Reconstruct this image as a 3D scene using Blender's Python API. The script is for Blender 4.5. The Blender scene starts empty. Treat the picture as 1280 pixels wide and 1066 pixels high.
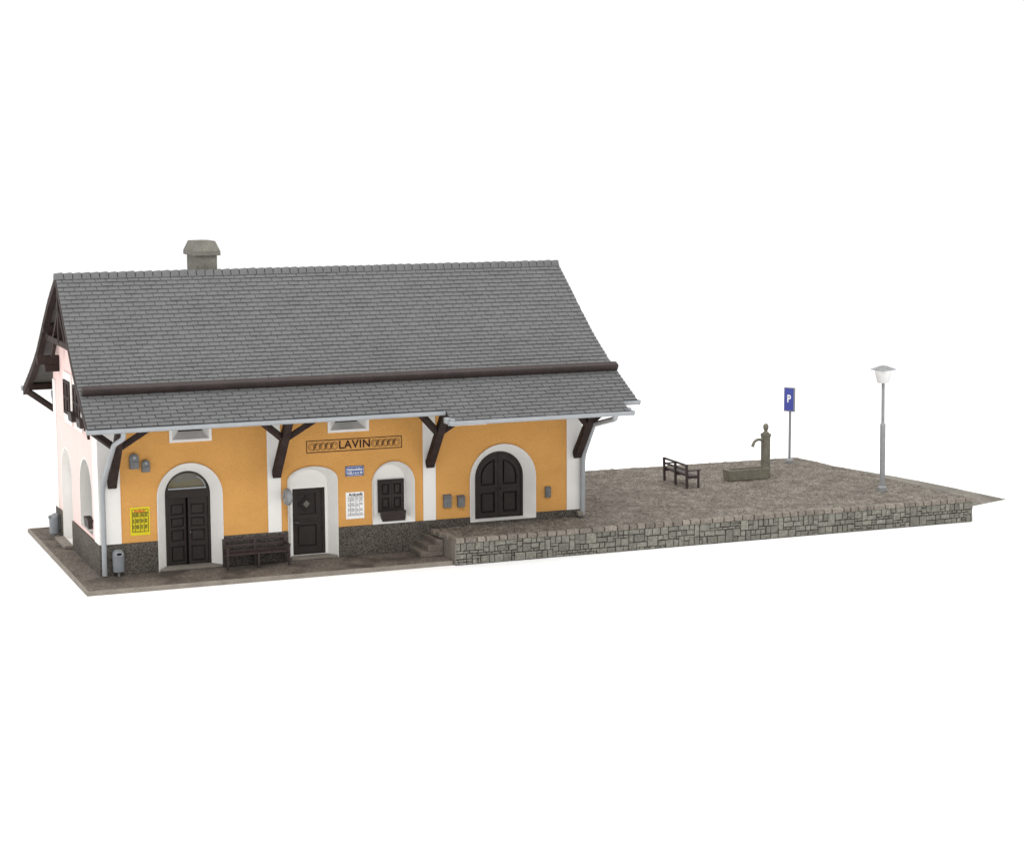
import bpy, bmesh, math, random
from mathutils import Vector, Matrix, noise
from mathutils.geometry import tessellate_polygon
random.seed(7)
PI = math.pi
scene = bpy.context.scene
COL = scene.collection

# ------------------------------------------------------------------ camera
cam_d = bpy.data.cameras.new('camera'); cam = bpy.data.objects.new('camera', cam_d); COL.objects.link(cam)
scene.camera = cam
yaw, pitch, roll = -0.3857, -0.1354, -0.0040
fw = Vector((-math.sin(yaw)*math.cos(pitch), math.cos(yaw)*math.cos(pitch), math.sin(pitch)))
rt = Vector((math.cos(yaw), math.sin(yaw), 0)); up = rt.cross(fw)
r2 = math.cos(roll)*rt + math.sin(roll)*up; u2 = -math.sin(roll)*rt + math.cos(roll)*up
M = Matrix.Identity(4)
for i in range(3):
    M[i][0] = r2[i]; M[i][1] = u2[i]; M[i][2] = -fw[i]
M.translation = Vector((-10.6053, -57.3684, 12.0502))
cam.matrix_world = M
cam_d.sensor_width = 36.0; cam_d.lens = 2545.18/1280*36.0
cam_d.clip_start = 0.5; cam_d.clip_end = 1500

# ------------------------------------------------------------------ world, lamps, exposure
world = bpy.data.worlds.new('World'); scene.world = world; world.use_nodes = True
nt = world.node_tree
bg = nt.nodes['Background']
# studio surround: white walls all round, a dimmer ceiling
tcw = nt.nodes.new('ShaderNodeTexCoord'); sepw = nt.nodes.new('ShaderNodeSeparateXYZ'); rmp = nt.nodes.new('ShaderNodeValToRGB')
nt.links.new(tcw.outputs['Generated'], sepw.inputs[0]); nt.links.new(sepw.outputs['Z'], rmp.inputs[0])
rmp.color_ramp.elements[0].position = 0.25; rmp.color_ramp.elements[0].color = (1, 1, 1, 1)
rmp.color_ramp.elements[1].position = 0.55; rmp.color_ramp.elements[1].color = (0.62, 0.62, 0.62, 1)
nt.links.new(rmp.outputs[0], bg.inputs['Color']); bg.inputs['Strength'].default_value = 1.03

def area(name, loc, target, size, power, color=(1, 1, 1)):
    l = bpy.data.lights.new(name, 'AREA'); l.shape = 'RECTANGLE'; l.size, l.size_y = size; l.energy = power; l.color = color
    o = bpy.data.objects.new(name, l); COL.objects.link(o); o.location = loc
    o.rotation_euler = (Vector(target)-Vector(loc)).to_track_quat('-Z', 'Y').to_euler()
    return o
area('softbox_left', (-40, 16, 20), (0, 4, 3), (18, 18), 5800, (1.0, 0.985, 0.965))
area('softbox_top', (14, -6, 75), (14, -2, 0), (120, 100), 70000, (1.0, 0.99, 0.98))
area('softbox_front', (-6, -46, 48), (7, 0, 3), (22, 16), 14500, (1.0, 0.99, 0.975))
vs = scene.view_settings
vs.view_transform = 'Standard'; vs.look = 'None'; vs.exposure = 0.0; vs.gamma = 1.0; vs.use_curve_mapping = False
scene.render.engine = 'CYCLES'
scene.cycles.max_bounces = 6; scene.cycles.diffuse_bounces = 4
scene.cycles.use_denoising = True

# ------------------------------------------------------------------ materials
def mat(name, c, rough=0.75, spec=0.3, var=0.12, scale=3.0, bump=0.0, bscale=40.0, fine=0.0, fscale=60.0,
        island=0.0, fr=0.18, grit=0.0, gscale=40, metal=0.0, c2=None, stain=None):
    """base colour with a broad mottling (var), a fine speckle (fine), a per-piece variation (island) and a bump"""
    m = bpy.data.materials.new(name); m.use_nodes = True
    t = m.node_tree; n = t.nodes; b = n['Principled BSDF']
    b.inputs['Roughness'].default_value = rough; b.inputs['Metallic'].default_value = metal
    b.inputs['Specular IOR Level'].default_value = spec
    tc = n.new('ShaderNodeTexCoord')
    def tex(s, det=4):
        x = n.new('ShaderNodeTexNoise'); x.inputs['Scale'].default_value = s; x.inputs['Detail'].default_value = det
        t.links.new(tc.outputs['Object'], x.inputs['Vector']); return x
    def mix(mode, fac, a, bb):
        x = n.new('ShaderNodeMix'); x.data_type = 'RGBA'; x.blend_type = mode
        if isinstance(fac, (int, float)): x.inputs[0].default_value = fac
        else: t.links.new(fac, x.inputs[0])
        for sock, v in ((x.inputs[6], a), (x.inputs[7], bb)):
            if isinstance(v, tuple): sock.default_value = (v[0], v[1], v[2], 1)
            else: t.links.new(v, sock)
        return x.outputs[2]
    def scaled(fac_out, lo, hi, a=0.3, bq=0.7):
        r = n.new('ShaderNodeMapRange'); r.inputs[1].default_value = a; r.inputs[2].default_value = bq
        r.inputs[3].default_value = lo; r.inputs[4].default_value = hi
        t.links.new(fac_out, r.inputs[0]); return r.outputs[0]
    col = c
    n1 = tex(scale)
    if c2: col = mix('MIX', scaled(n1.outputs['Fac'], 0, 1, .38, .62), c, c2)
    def mul(col, val):
        v = n.new('ShaderNodeCombineColor'); 
        for i in range(3): t.links.new(val, v.inputs[i])
        return mix('MULTIPLY', 1.0, col, v.outputs[0])
    if var: col = mul(col, scaled(n1.outputs['Fac'], 1-var, 1+var))
    if fine: col = mul(col, scaled(tex(fscale, 3).outputs['Fac'], 1-fine, 1+fine, .5-fr, .5+fr))
    if grit: col = mul(col, scaled(tex(gscale, 2).outputs['Fac'], 1-grit, 1+grit, .36, .64))
    if island:
        g = n.new('ShaderNodeNewGeometry')
        col = mul(col, scaled(g.outputs['Random Per Island'], 1-island, 1+island, 0, 1))
    if stain:
        sc, sm, amt = stain
        s = tex(sm, 5)
        col = mix('MIX', scaled(s.outputs['Fac'], 0, amt, .5, .62), col, sc)
    if isinstance(col, tuple): b.inputs['Base Color'].default_value = (*col, 1)
    else: t.links.new(col, b.inputs['Base Color'])
    if bump:
        bn = n.new('ShaderNodeBump'); bn.inputs['Strength'].default_value = bump; bn.inputs['Distance'].default_value = 0.03
        t.links.new(tex(bscale, 3).outputs['Fac'], bn.inputs['Height']); t.links.new(bn.outputs[0], b.inputs['Normal'])
    return m

MT = {}
MT['white_floor'] = mat('white_sweep', (0.95, 0.95, 0.95), 0.9, 0.1, var=0)
MT['orange'] = mat('orange_render', (0.635, 0.33, 0.10), 0.9, 0.1, var=0.05, scale=1.2, bump=0.6, bscale=20, fine=0.07, fscale=26)
MT['pink'] = mat('pink_render', (0.80, 0.60, 0.565), 0.9, 0.1, var=0.02, bump=0.15, bscale=25)
MT['white'] = mat('white_stucco', (0.78, 0.765, 0.735), 0.85, 0.15, var=0.03, scale=2, bump=0.1, bscale=25)
MT['plinth'] = mat('roughcast_plinth', (0.094, 0.082, 0.070), 0.85, 0.2, var=0.2, scale=1.1, bump=1.0, bscale=24, fine=0.62, fscale=26, fr=0.15)
MT['wood'] = mat('brown_timber', (0.034, 0.023, 0.020), 0.7, 0.15, var=0.25, scale=4, fine=0.2, fscale=25, bump=0.1)
MT['guard'] = mat('brown_guard_board', (0.036, 0.026, 0.024), 0.55, 0.25, var=0.2, scale=3, fine=0.2, fscale=20)
MT['door'] = mat('dark_brown_door', (0.030, 0.024, 0.0215), 0.6, 0.18, var=0.15, scale=4, fine=0.1)
MT['tile'] = mat('slate_grey_tile', (0.108, 0.109, 0.110), 0.55, 0.35, var=0.05, scale=0.8, bump=0.1, bscale=14, fine=0.08, fscale=11, grit=0.12, gscale=30, island=0.05)
MT['deck'] = mat('roof_deck', (0.055, 0.055, 0.055), 0.9, 0.1, var=0.1)
MT['soffit'] = mat('grey_soffit', (0.12, 0.12, 0.115), 0.9, 0.1, var=0.1)
MT['zinc'] = mat('grey_zinc', (0.31, 0.325, 0.34), 0.5, 0.3, var=0.06, scale=3, fine=0.05)
MT['grey'] = mat('mid_grey_plastic', (0.25, 0.255, 0.26), 0.5, 0.3, var=0.12, scale=7, fine=0.08)
MT['boxgrey'] = mat('box_grey_plastic', (0.155, 0.158, 0.162), 0.5, 0.3, var=0.15, scale=9, fine=0.12, fscale=20)
MT['greydark'] = mat('dark_grey_plastic', (0.13, 0.13, 0.135), 0.5, 0.4, var=0.1, scale=7)
MT['vent'] = mat('grey_vent_sill', (0.84, 0.83, 0.81), 0.8, 0.1, var=0.04)
MT['chimney'] = mat('chimney_plaster', (0.150, 0.143, 0.123), 0.8, 0.2, var=0.14, scale=3, fine=0.15, fscale=18)
MT['pavement'] = mat('pavement_concrete', (0.140, 0.118, 0.099), 0.85, 0.2, var=0.18, scale=1.6, bump=0.8, bscale=16, fine=0.3, fscale=9, grit=0.4, gscale=26, stain=((0.055, 0.046, 0.038), 0.75, 0.8))
MT['kerb'] = mat('pavement_edge', (0.22, 0.195, 0.165), 0.8, 0.25, var=0.15, scale=2, fine=0.15, fscale=20)
MT['gravel'] = mat('platform_gravel', (0.148, 0.130, 0.109), 0.9, 0.15, var=0.10, scale=1.4, bump=1.0, bscale=14, fine=0.30, fscale=7, grit=0.5, gscale=24, c2=(0.175, 0.157, 0.134))
MT['ramp'] = mat('ramp_earth', (0.19, 0.175, 0.15), 0.85, 0.2, var=0.25, scale=0.9, bump=0.5, bscale=12, fine=0.2, fscale=9)
MT['stone'] = mat('grey_green_rubble', (0.172, 0.166, 0.141), 0.75, 0.2, var=0.1, scale=3, bump=0.5, bscale=20, fine=0.22, fscale=12, grit=0.15, island=0.2)
MT['mortar'] = mat('dark_mortar', (0.045, 0.040, 0.034), 0.9, 0.1, var=0.15)
MT['coping'] = mat('brownish_coping', (0.192, 0.168, 0.143), 0.75, 0.2, var=0.15, scale=2, bump=0.4, bscale=20, fine=0.22, fscale=16, island=0.22)
MT['step'] = mat('step_stone', (0.148, 0.126, 0.105), 0.8, 0.25, var=0.18, scale=3, bump=0.3, bscale=20, fine=0.2, fscale=14)
MT['sill'] = mat('door_step_stone', (0.20, 0.18, 0.155), 0.8, 0.3, var=0.15, scale=3, fine=0.12, fscale=18)
MT['fountain'] = mat('fountain_stone', (0.158, 0.146, 0.113), 0.7, 0.3, var=0.15, scale=3, bump=0.2, bscale=15, fine=0.15, fscale=15)
MT['trough_in'] = mat('trough_inside', (0.06, 0.055, 0.045), 0.8, 0.2, var=0.15)
MT['ink'] = mat('dark_brown_paint', (0.045, 0.02, 0.018), 0.8, 0.2, var=0)
MT['black'] = mat('black_ink', (0.02, 0.02, 0.02), 0.8, 0.2, var=0)
MT['paper'] = mat('white_paper', (0.84, 0.84, 0.83), 0.8, 0.2, var=0.01)
MT['yellow'] = mat('yellow_paper', (0.68, 0.565, 0.025), 0.7, 0.15, var=0.03)
MT['yellowlight'] = mat('pale_yellow_paper', (0.85, 0.80, 0.14), 0.7, 0.25, var=0.03)
MT['redink'] = mat('orange_red_ink', (0.62, 0.13, 0.03), 0.8, 0.2, var=0)
MT['greyink'] = mat('grey_ink', (0.22, 0.22, 0.22), 0.8, 0.2, var=0)
MT['oliveink'] = mat('olive_ink', (0.10, 0.09, 0.02), 0.8, 0.2, var=0)
MT['blue'] = mat('blue_enamel', (0.045, 0.095, 0.30), 0.35, 0.5, var=0.05)
MT['signblue'] = mat('traffic_blue', (0.05, 0.065, 0.33), 0.4, 0.5, var=0.06)
MT['lampwhite'] = mat('opal_lamp_glass', (0.74, 0.74, 0.73), 0.4, 0.4, var=0.03)
MT['dark'] = mat('interior_shade', (0.012, 0.012, 0.012), 0.9, 0.1, var=0)  # near-black colour that paints in the shade inside unlit openings
MT['glass'] = mat('murky_lunette_glass', (0.17, 0.145, 0.075), 0.4, 0.3, var=0.35, scale=2.6, c2=(0.10, 0.10, 0.085))
MT['bin'] = mat('bluish_grey_bin', (0.19, 0.205, 0.22), 0.45, 0.35, var=0.08, scale=5)
MT['benchwood'] = mat('maroon_brown_bench', (0.036, 0.022, 0.021), 0.5, 0.45, var=0.25, scale=5, fine=0.2, fscale=25)

# ------------------------------------------------------------------ mesh helpers
ORG = {}
class MB:
    def __init__(s): s.v = []; s.f = []
    def add(s, vs_, fs_):
        b = len(s.v); s.v += [Vector(p) for p in vs_]; s.f += [tuple(b+i for i in f) for f in fs_]; return s
    def hexa(s, p):   # 8 points: bottom 0-3 ccw, top 4-7 ccw
        return s.add(p, [(3,2,1,0),(4,5,6,7),(0,1,5,4),(1,2,6,5),(2,3,7,6),(3,0,4,7)])
    def box(s, x0, x1, y0, y1, z0, z1):
        return s.hexa([(x0,y0,z0),(x1,y0,z0),(x1,y1,z0),(x0,y1,z0),(x0,y0,z1),(x1,y0,z1),(x1,y1,z1),(x0,y1,z1)])
    def cbox(s, x0, x1, y0, y1, z0, z1, c=0.02):   # box with chamfered vertical and top edges
        bm = bmesh.new(); bmesh.ops.create_cube(bm, size=1)
        for v in bm.verts: v.co = Vector(((x0+x1)/2+v.co.x*(x1-x0), (y0+y1)/2+v.co.y*(y1-y0), (z0+z1)/2+v.co.z*(z1-z0)))
        bmesh.ops.bevel(bm, geom=bm.edges[:], offset=c, segments=2, profile=0.6, affect='EDGES', clamp_overlap=True)
        s.add([v.co.copy() for v in bm.verts], [tuple(v.index for v in f.verts) for f in bm.faces]) if not bm.verts.index_update() else None
        bm.free(); return s
    def beam(s, a, b, w, h, upv=(0,0,1)):   # rectangular bar from a to b
        a, b = Vector(a), Vector(b); d = (b-a).normalized(); u = Vector(upv)
        if abs(d.dot(u)) > .98: u = Vector((0,1,0))
        sd = d.cross(u).normalized(); u = sd.cross(d).normalized()
        p = []
        for q in (a, b): p += [q-sd*w/2-u*h/2, q+sd*w/2-u*h/2, q+sd*w/2+u*h/2, q-sd*w/2+u*h/2]
        return s.hexa(p)
    def tube(s, pts, r, n=12, caps=True):
        pts = [Vector(p) for p in pts]; rs = r if isinstance(r, (list, tuple)) else [r]*len(pts)
        base = len(s.v); prev = None
        for i, p in enumerate(pts):
            d = (pts[min(i+1, len(pts)-1)]-pts[max(i-1, 0)]).normalized()
            if prev is None:
                u = Vector((0,0,1)) if abs(d.z) < .9 else Vector((1,0,0))
                sd = d.cross(u).normalized()
            else: sd = (prev - d*prev.dot(d)).normalized()
            prev = sd; u = sd.cross(d)
            for k in range(n):
                a = 2*PI*k/n; s.v.append(p+(sd*math.cos(a)+u*math.sin(a))*rs[i])
        for i in range(len(pts)-1):
            for k in range(n):
                a = base+i*n+k; b_ = base+i*n+(k+1) % n; s.f.append((a, b_, b_+n, a+n))
        if caps:
            s.f.append(tuple(base+k for k in range(n))[::-1]); s.f.append(tuple(base+(len(pts)-1)*n+k for k in range(n)))
        return s
    def lathe(s, prof, c=(0,0,0), n=24, axis='z'):
        base = len(s.v); c = Vector(c)
        for r, z in prof:
            for k in range(n):
                a = 2*PI*k/n; x, y = r*math.cos(a), r*math.sin(a)
                s.v.append(c+(Vector((x,y,z)) if axis == 'z' else Vector((z,x,y)) if axis == 'x' else Vector((x,z,y))))
        for i in range(len(prof)-1):
            for k in range(n):
                a = base+i*n+k; b_ = base+i*n+(k+1) % n; s.f.append((a, b_, b_+n, a+n))
        s.f.append(tuple(base+k for k in range(n))[::-1]); s.f.append(tuple(base+(len(prof)-1)*n+k for k in range(n)))
        return s
    def plate(s, outer, holes, F, w0, w1, back=True):   # plate with holes; F(u,v,w) -> point
        loops = [outer]+list(holes)
        flat = [p for l in loops for p in l]
        tris = tessellate_polygon([[Vector((p[0], p[1], 0)) for p in l] for l in loops])
        b = len(s.v); n = len(flat)
        s.v += [Vector(F(p[0], p[1], w0)) for p in flat]
        s.f += [tuple(b+i for i in t) for t in tris]
        if w1 is not None:
            s.v += [Vector(F(p[0], p[1], w1)) for p in flat]
            if back: s.f += [tuple(b+n+i for i in t[::-1]) for t in tris]
            o = 0
            for l in loops:
                m = len(l)
                for i in range(m):
                    j = (i+1) % m; s.f.append((b+o+i, b+o+j, b+n+o+j, b+n+o+i))
                o += m
        return s
    def loft(s, A, B, close=False):
        b = len(s.v); n = len(A); s.v += [Vector(p) for p in A]+[Vector(p) for p in B]
        for i in range(n if close else n-1):
            j = (i+1) % n; s.f.append((b+i, b+j, b+n+j, b+n+i))
        return s

def build(name, mb, m, parent=None, smooth=False, bevel=0.0, loc=None):
    org = Vector(loc) if loc is not None else (ORG[parent.name] if parent else Vector((0,0,0)))
    me = bpy.data.meshes.new(name)
    me.from_pydata([v-org for v in mb.v], [], mb.f)
    bm = bmesh.new(); bm.from_mesh(me)
    bmesh.ops.recalc_face_normals(bm, faces=bm.faces[:])
    bm.to_mesh(me); bm.free()
    o = bpy.data.objects.new(name, me); COL.objects.link(o)
    for x in (m if isinstance(m, list) else [m]): me.materials.append(MT[x])
    if smooth:
        for p in me.polygons: p.use_smooth = True
        me.set_sharp_from_angle(angle=math.radians(40))
    if bevel:
        md = o.modifiers.new('edge_wear', 'BEVEL'); md.width = bevel; md.segments = 2; md.limit_method = 'ANGLE'; md.angle_limit = math.radians(50)
    if parent:
        o.parent = parent; ORG[o.name] = org
        if loc is not None: o.location = org-ORG[parent.name]
    else:
        o.location = org; ORG[o.name] = org
    return o
def thing(name, label, cat, loc, group=None):
    o = bpy.data.objects.new(name, None); o.empty_display_size = 0.2; COL.objects.link(o); o.location = loc
    ORG[o.name] = Vector(loc); o['label'] = label; o['category'] = cat
    if group: o['group'] = group
    return o
def tag(o, label, cat, group=None):
    o['label'] = label; o['category'] = cat
    if group: o['group'] = group
    return o
def struct(name, mb, m):
    o = build(name, mb, m); o['kind'] = 'structure'; return o
def text(name, s, size, at, m, parent, rot=(PI/2, 0, 0), align='CENTER', bold=0.0, width=1.0, extrude=0.004, space=1.0):
    cu = bpy.data.curves.new(name, 'FONT'); cu.body = s; cu.size = size; cu.align_x = align; cu.align_y = 'CENTER'
    cu.extrude = extrude; cu.offset = bold; cu.resolution_u = 3; cu.space_character = space
    o = bpy.data.objects.new(name, cu); COL.objects.link(o); o.rotation_euler = rot; o.scale = (width, 1, 1)
    dg = bpy.context.evaluated_depsgraph_get(); dg.update()
    me = bpy.data.meshes.new_from_object(o.evaluated_get(dg)); me.name = name
    bpy.data.objects.remove(o); bpy.data.curves.remove(cu)
    me.materials.clear(); me.materials.append(MT[m])
    o = bpy.data.objects.new(name, me); COL.objects.link(o); o.rotation_euler = rot; o.scale = (width, 1, 1)
    o.parent = parent; o.location = Vector(at)-ORG[parent.name]; ORG[o.name] = Vector(at)
    return o
def arch(cx, a, z0, zs, rise, n=20):
    return [(cx-a, z0)]+[(cx-a*math.cos(PI*i/n), zs+rise*math.sin(PI*i/n)) for i in range(n+1)]+[(cx+a, z0)]
def rect(x0, x1, z0, z1): return [(x0,z0),(x0,z1),(x1,z1),(x1,z0)]
FY = lambda u, v, w: (u, w, v)      # façade plane: u=x, v=z, w=y
FX = lambda u, v, w: (w, u, v)      # gable plane: u=y, v=z, w=x

# ------------------------------------------------------------------ dimensions
L, W = 15.0, 7.17
YR, HR = 3.49, 8.40
PROF = [(-2.17,4.52),(-1.2,5.045),(-0.3,5.55),(0.4,5.99),(0.9,6.33),(1.6,6.88),(2.4,7.53),(3.49,8.40),
        (4.6,7.66),(5.44,6.98),(6.1,6.40),(6.7,5.90),(7.3,5.50),(8.02,5.08),(9.05,4.52)]
def roof_z(y):
    for (a, za), (b, zb) in zip(PROF, PROF[1:]):
        if a <= y <= b: return za+(zb-za)*(y-a)/(b-a)
    (a, za), (b, zb) = (PROF[0], PROF[1]) if y < PROF[0][0] else (PROF[-2], PROF[-1])
    return za+(zb-za)*(y-a)/(b-a)
def xl(y): return -0.655+0.037*(min(y, 2*YR-y)+2.17)
def xr(y): return L+0.90-0.034*(min(y, 2*YR-y)+2.17)

# ------------------------------------------------------------------ ground and pavement
struct('ground', MB().add([(-40,-60,-0.134),(65,-60,-0.134),(65,45,-0.134),(-40,45,-0.134)], [(0,1,2,3)]), 'white_floor')

def displaced(outline_fn, nu, nv, zfn, amp, sc):
    vs_, fs_ = [], []
    for j in range(nv+1):
        for i in range(nu+1):
            u, v = i/nu, j/nv
            x, y = outline_fn(u, v); e = min(u*nu, (1-u)*nu, v*nv, (1-v)*nv)
            k = 1.0 if e > 0 else 0.3
            p = Vector((x*sc, y*sc, 3.3))
            z = zfn(x, y)+amp*k*(noise.noise(p)+.6*noise.noise(p*2.3))
            vs_.append((x, y, z))
    for j in range(nv):
        for i in range(nu):
            a = j*(nu+1)+i; fs_.append((a, a+1, a+nu+2, a+nu+1))
    return vs_, fs_
pv = MB()
PX0, PX1, PY0, PY1 = -0.775, 10.0, -1.95, 8.42
pv.add(*displaced(lambda u, v: (PX0+0.05+u*(PX1-PX0-0.05), PY0+0.05+v*(PY1-PY0-0.1)), 110, 60, lambda x, y: -0.006, 0.006, 3.0))
pavement = struct('pavement', pv, 'pavement')
ke = MB()
b = [(PX0,PY0),(PX1,PY0),(PX1,PY1),(PX0,PY1)]
ri = [(PX0+.055,PY0+.055),(PX1,PY0+.055),(PX1,PY1-.055),(PX0+.055,PY1-.055)]
ke.loft([(x,y,-0.132) for x,y in b], [(x,y,-0.03) for x,y in b], True)
ke.loft([(x,y,-0.03) for x,y in b], [(x,y,-0.003) for x,y in ri], True)
struct('pavement_edge', ke, 'kerb')

# ------------------------------------------------------------------ station building
B = thing('station_building', 'orange and pink model railway station with grey tiled roof and brown timber brackets', 'railway station', (7.5, 3.58, 0.0))
A1o = arch(2.61, 0.965, -0.004, 2.145, 0.965); A1i = arch(2.615, 0.665, 0.03, 2.15, 0.68)
A2o = arch(6.30, 0.77, -0.004, 2.36, 0.42);    A2i = arch(6.27, 0.575, 0.03, 2.24, 0.40)
A3o = arch(12.37, 1.09, 0.735, 2.03, 1.07);    A3i = arch(12.37, 0.795, 0.765, 2.03, 0.80)
N1o = arch(8.82, 0.675, 0.90, 2.11, 0.67);     N1i = arch(8.80, 0.50, 1.12, 2.11, 0.52)
V1 = rect(2.13, 3.22, 3.80, 4.78); V2 = rect(6.87, 8.0, 3.82, 4.78)
wall = MB().plate([(0.02,0.0),(0.02,5.55),(14.98,5.55),(14.98,0.0)], [A1o[1:-1]+[(3.575,0.004),(1.645,0.004)], A2o[1:-1]+[(7.07,0.004),(5.53,0.004)], A3o, N1o, V1, V2], FY, 0.0, None)
build('front_wall', wall, 'orange', B)
# rear and right-hand walls
zw = lambda y: roof_z(y)-0.17
build('rear_wall', MB().box(0.05, L-0.05, W-0.12, W, 0, zw(W)), 'orange', B)
gp = [(0.03,0.0)]+[(y, zw(y)) for y in (0.03,0.4,0.9,1.6,2.4,YR,4.6,5.44,6.1,6.7,W)]+[(W,0.0)]
build('end_wall', MB().plate(gp, [], FX, L, L-0.15), 'pink', B)
# gable wall with a door niche and a window niche
G1 = arch(5.23, 0.89, 0.005, 2.10, 0.87); G2 = arch(2.03, 0.96, 1.0, 2.14, 0.95)
gable = MB().plate(gp, [G1, G2], FX, 0.0, None)
build('gable_wall', gable, 'pink', B, )
for nm, g, d in (('door_niche', G1, 0.30), ('window_niche', G2, 0.34)):
    mb = MB().loft([(-0.012, y, z) for y, z in g], [(d, y, z) for y, z in g], True)
    rim = [((y-g[len(g)//2][0])*1.045+g[len(g)//2][0], (z-1.0)*1.02+1.0 if z > 1.2 else z-0.0) for y, z in g]
    mb.loft([(-0.012, y, z) for y, z in rim], [(-0.012, y, z) for y, z in g], True)
    mb.loft([(0.0, y, z) for y, z in rim], [(-0.012, y, z) for y, z in rim], True)
    build(nm, mb, 'white', B)
build('niche_back', MB().plate(G1, [], FX, 0.296, 0.34), 'white', B)
gw = MB().plate(G2, [rect(1.25,1.98,1.15,2.9), rect(2.08,2.82,1.15,2.9)], FX, 0.335, 0.38)
gwo = build('gable_window', gw, 'door', B); build('pane', MB().plate(G2, [], FX, 0.38, 0.385), 'glass', gwo)
# plinth
for x0, x1, z1 in ((-0.05,1.645,.895),(3.575,5.53,.895),(7.07,10.02,.895),(10.02,11.28,.895),(13.46,L+0.05,.895),(11.28,13.46,.732)):
    build('plinth', MB().box(x0, x1, -0.045, 0.03, 0.0, z1), 'plinth', B)
for bx in ((-0.05, 0.04, 0.031, 4.32), (-0.05, 0.04, 6.14, W+0.03), (L-0.03, L+0.05, 0.031, W+0.03)):
    build('plinth', MB().box(*bx, 0.0, 0.875), 'plinth', B)
# white pilasters
for k, (x0, x1) in enumerate(((-0.03,0.60),(4.93,5.33),(9.77,10.17),(14.51,L+0.02))):
    build('pilaster', MB().box(x0, x1, -0.04, 0.02, 0.897, 5.2), 'white', B)
build('corner_quoin', MB().box(-0.028, 0.02, 0.021, 0.74, 0.877, 5.25), 'white', B)
build('corner_quoin', MB().box(-0.028, 0.02, 6.72, W+0.03, 0.877, 4.95), 'white', B)
build('string_course', MB().box(-0.010, 0.02, 0.74, 6.72, 3.79, 3.84), 'pink', B)

# arched openings of the front
def surround(o, i, y0=-0.055, y1=0.30, bottom=False):
    mb = MB(); n = len(o)
    mid = [(0.96*p[0]+0.04*q[0], 0.96*p[1]+0.04*q[1]) for p, q in zip(o, i)]
    mb.loft([(x, 0.0, z) for x, z in o], [(x, y0, z) for x, z in o], bottom)
    mb.loft([(x, y0, z) for x, z in o], [(x, y0, z) for x, z in mid], bottom)
    mb.loft([(x, y0, z) for x, z in mid], [(x, y1, z) for x, z in i], bottom)
    return mb
build('arch_surround', surround(A1o, A1i), 'white', B, smooth=True)
build('arch_surround', surround(A2o, A2i), 'white', B, smooth=True)
build('arch_surround', surround(A3o, A3i, bottom=True), 'white', B, smooth=True)
build('arch_surround', surround(N1o, N1i, bottom=True), 'white', B, smooth=True)
build('doorstep', MB().hexa([(1.70,-0.10,0.0),(3.54,-0.10,0.0),(3.26,0.31,0.0),(1.97,0.31,0.0),(1.70,-0.10,0.075),(3.54,-0.10,0.075),(3.26,0.31,0.075),(1.97,0.31,0.075)]), 'sill', B, bevel=0.012)
build('doorstep', MB().hexa([(5.60,-0.10,0.0),(7.03,-0.10,0.0),(6.83,0.31,0.0),(5.72,0.31,0.0),(5.60,-0.10,0.075),(7.03,-0.10,0.075),(6.83,0.31,0.075),(5.72,0.31,0.075)]), 'sill', B, bevel=0.012)
build('doorstep', MB().box(-0.30, -0.01, 4.36, 6.10, 0.0, 0.10), 'sill', B, bevel=0.012)

# -- entrance door with lunette
yi = 0.30
d1 = MB()
inner = arch(2.615, 0.60, 0.09, 2.15, 0.61)
d1.plate(A1i, [arch(2.615, 0.585, 2.28, 2.30, 0.475)[1:-1], rect(2.02, 3.21, 0.035, 2.05)], FY, yi-0.012, yi+0.09)
DF = build('entrance_door', d1, 'door', B)
gl = MB().plate(arch(2.615, 0.60, 2.20, 2.29, 0.50), [], FY, yi+0.05, yi+0.06); build('lunette_pane', gl, 'glass', DF)
gb = MB().beam((2.05,yi+0.02,2.315),(3.17,yi+0.02,2.315),0.06,0.05); pts = [(2.615+0.535*math.cos(a), yi+0.025, 2.30+0.42*math.sin(a)) for a in [PI*0.02+PI*0.30*k/8 for k in range(9)]]
gb.tube(pts, 0.018, 8); build('lunette_bar', gb, 'zinc', DF)
build('shade_backing', MB().box(1.98, 3.25, yi+0.32, yi+0.34, 0.03, 2.2), 'dark', DF)  # backing sheet coloured near-black for the shade behind the ajar leaf
def leaf(x0, x1, z0, z1, panels, T, th=0.07):
    F = lambda u, v, w: T @ Vector((u, w, v))
    mb = MB().plate(rect(x0, x1, z0, z1), [rect(*p) for p in panels], F, 0.0, th)
    for p in panels:
        mb.plate(rect(*p), [], F, th-.012, th-.006)
        q = (p[0]+.045, p[1]-.045, p[2]+.045, p[3]-.045); mb.plate(rect(*q), [], F, 0.012, th-.01)
    return mb
def hinge(x, y, a): return Matrix.Translation((x, y, 0)) @ Matrix.Rotation(a, 4, 'Z')
pan = [(0.09,0.50,0.16,0.62),(0.09,0.50,0.76,1.10),(0.09,0.50,1.18,1.46),(0.09,0.50,1.54,1.86)]
panr = [(-p[1],-p[0],p[2],p[3]) for p in pan]
lf = build('leaf', leaf(0.0, 0.575, 0.04, 2.045, pan, hinge(2.03, yi+0.02, math.radians(13))), 'door', DF)
lr = build('leaf', leaf(-0.57, 0.0, 0.04, 2.045, panr, hinge(3.20, yi+0.02, math.radians(-4))), 'door', DF)
build('handle', MB().lathe([(0.004,-0.07),(0.022,-0.06),(0.022,-0.03),(0.01,-0.02),(0.01,0.02)], (2.68, yi+0.06, 1.02), 10, 'y'), 'greydark', DF)

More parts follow.
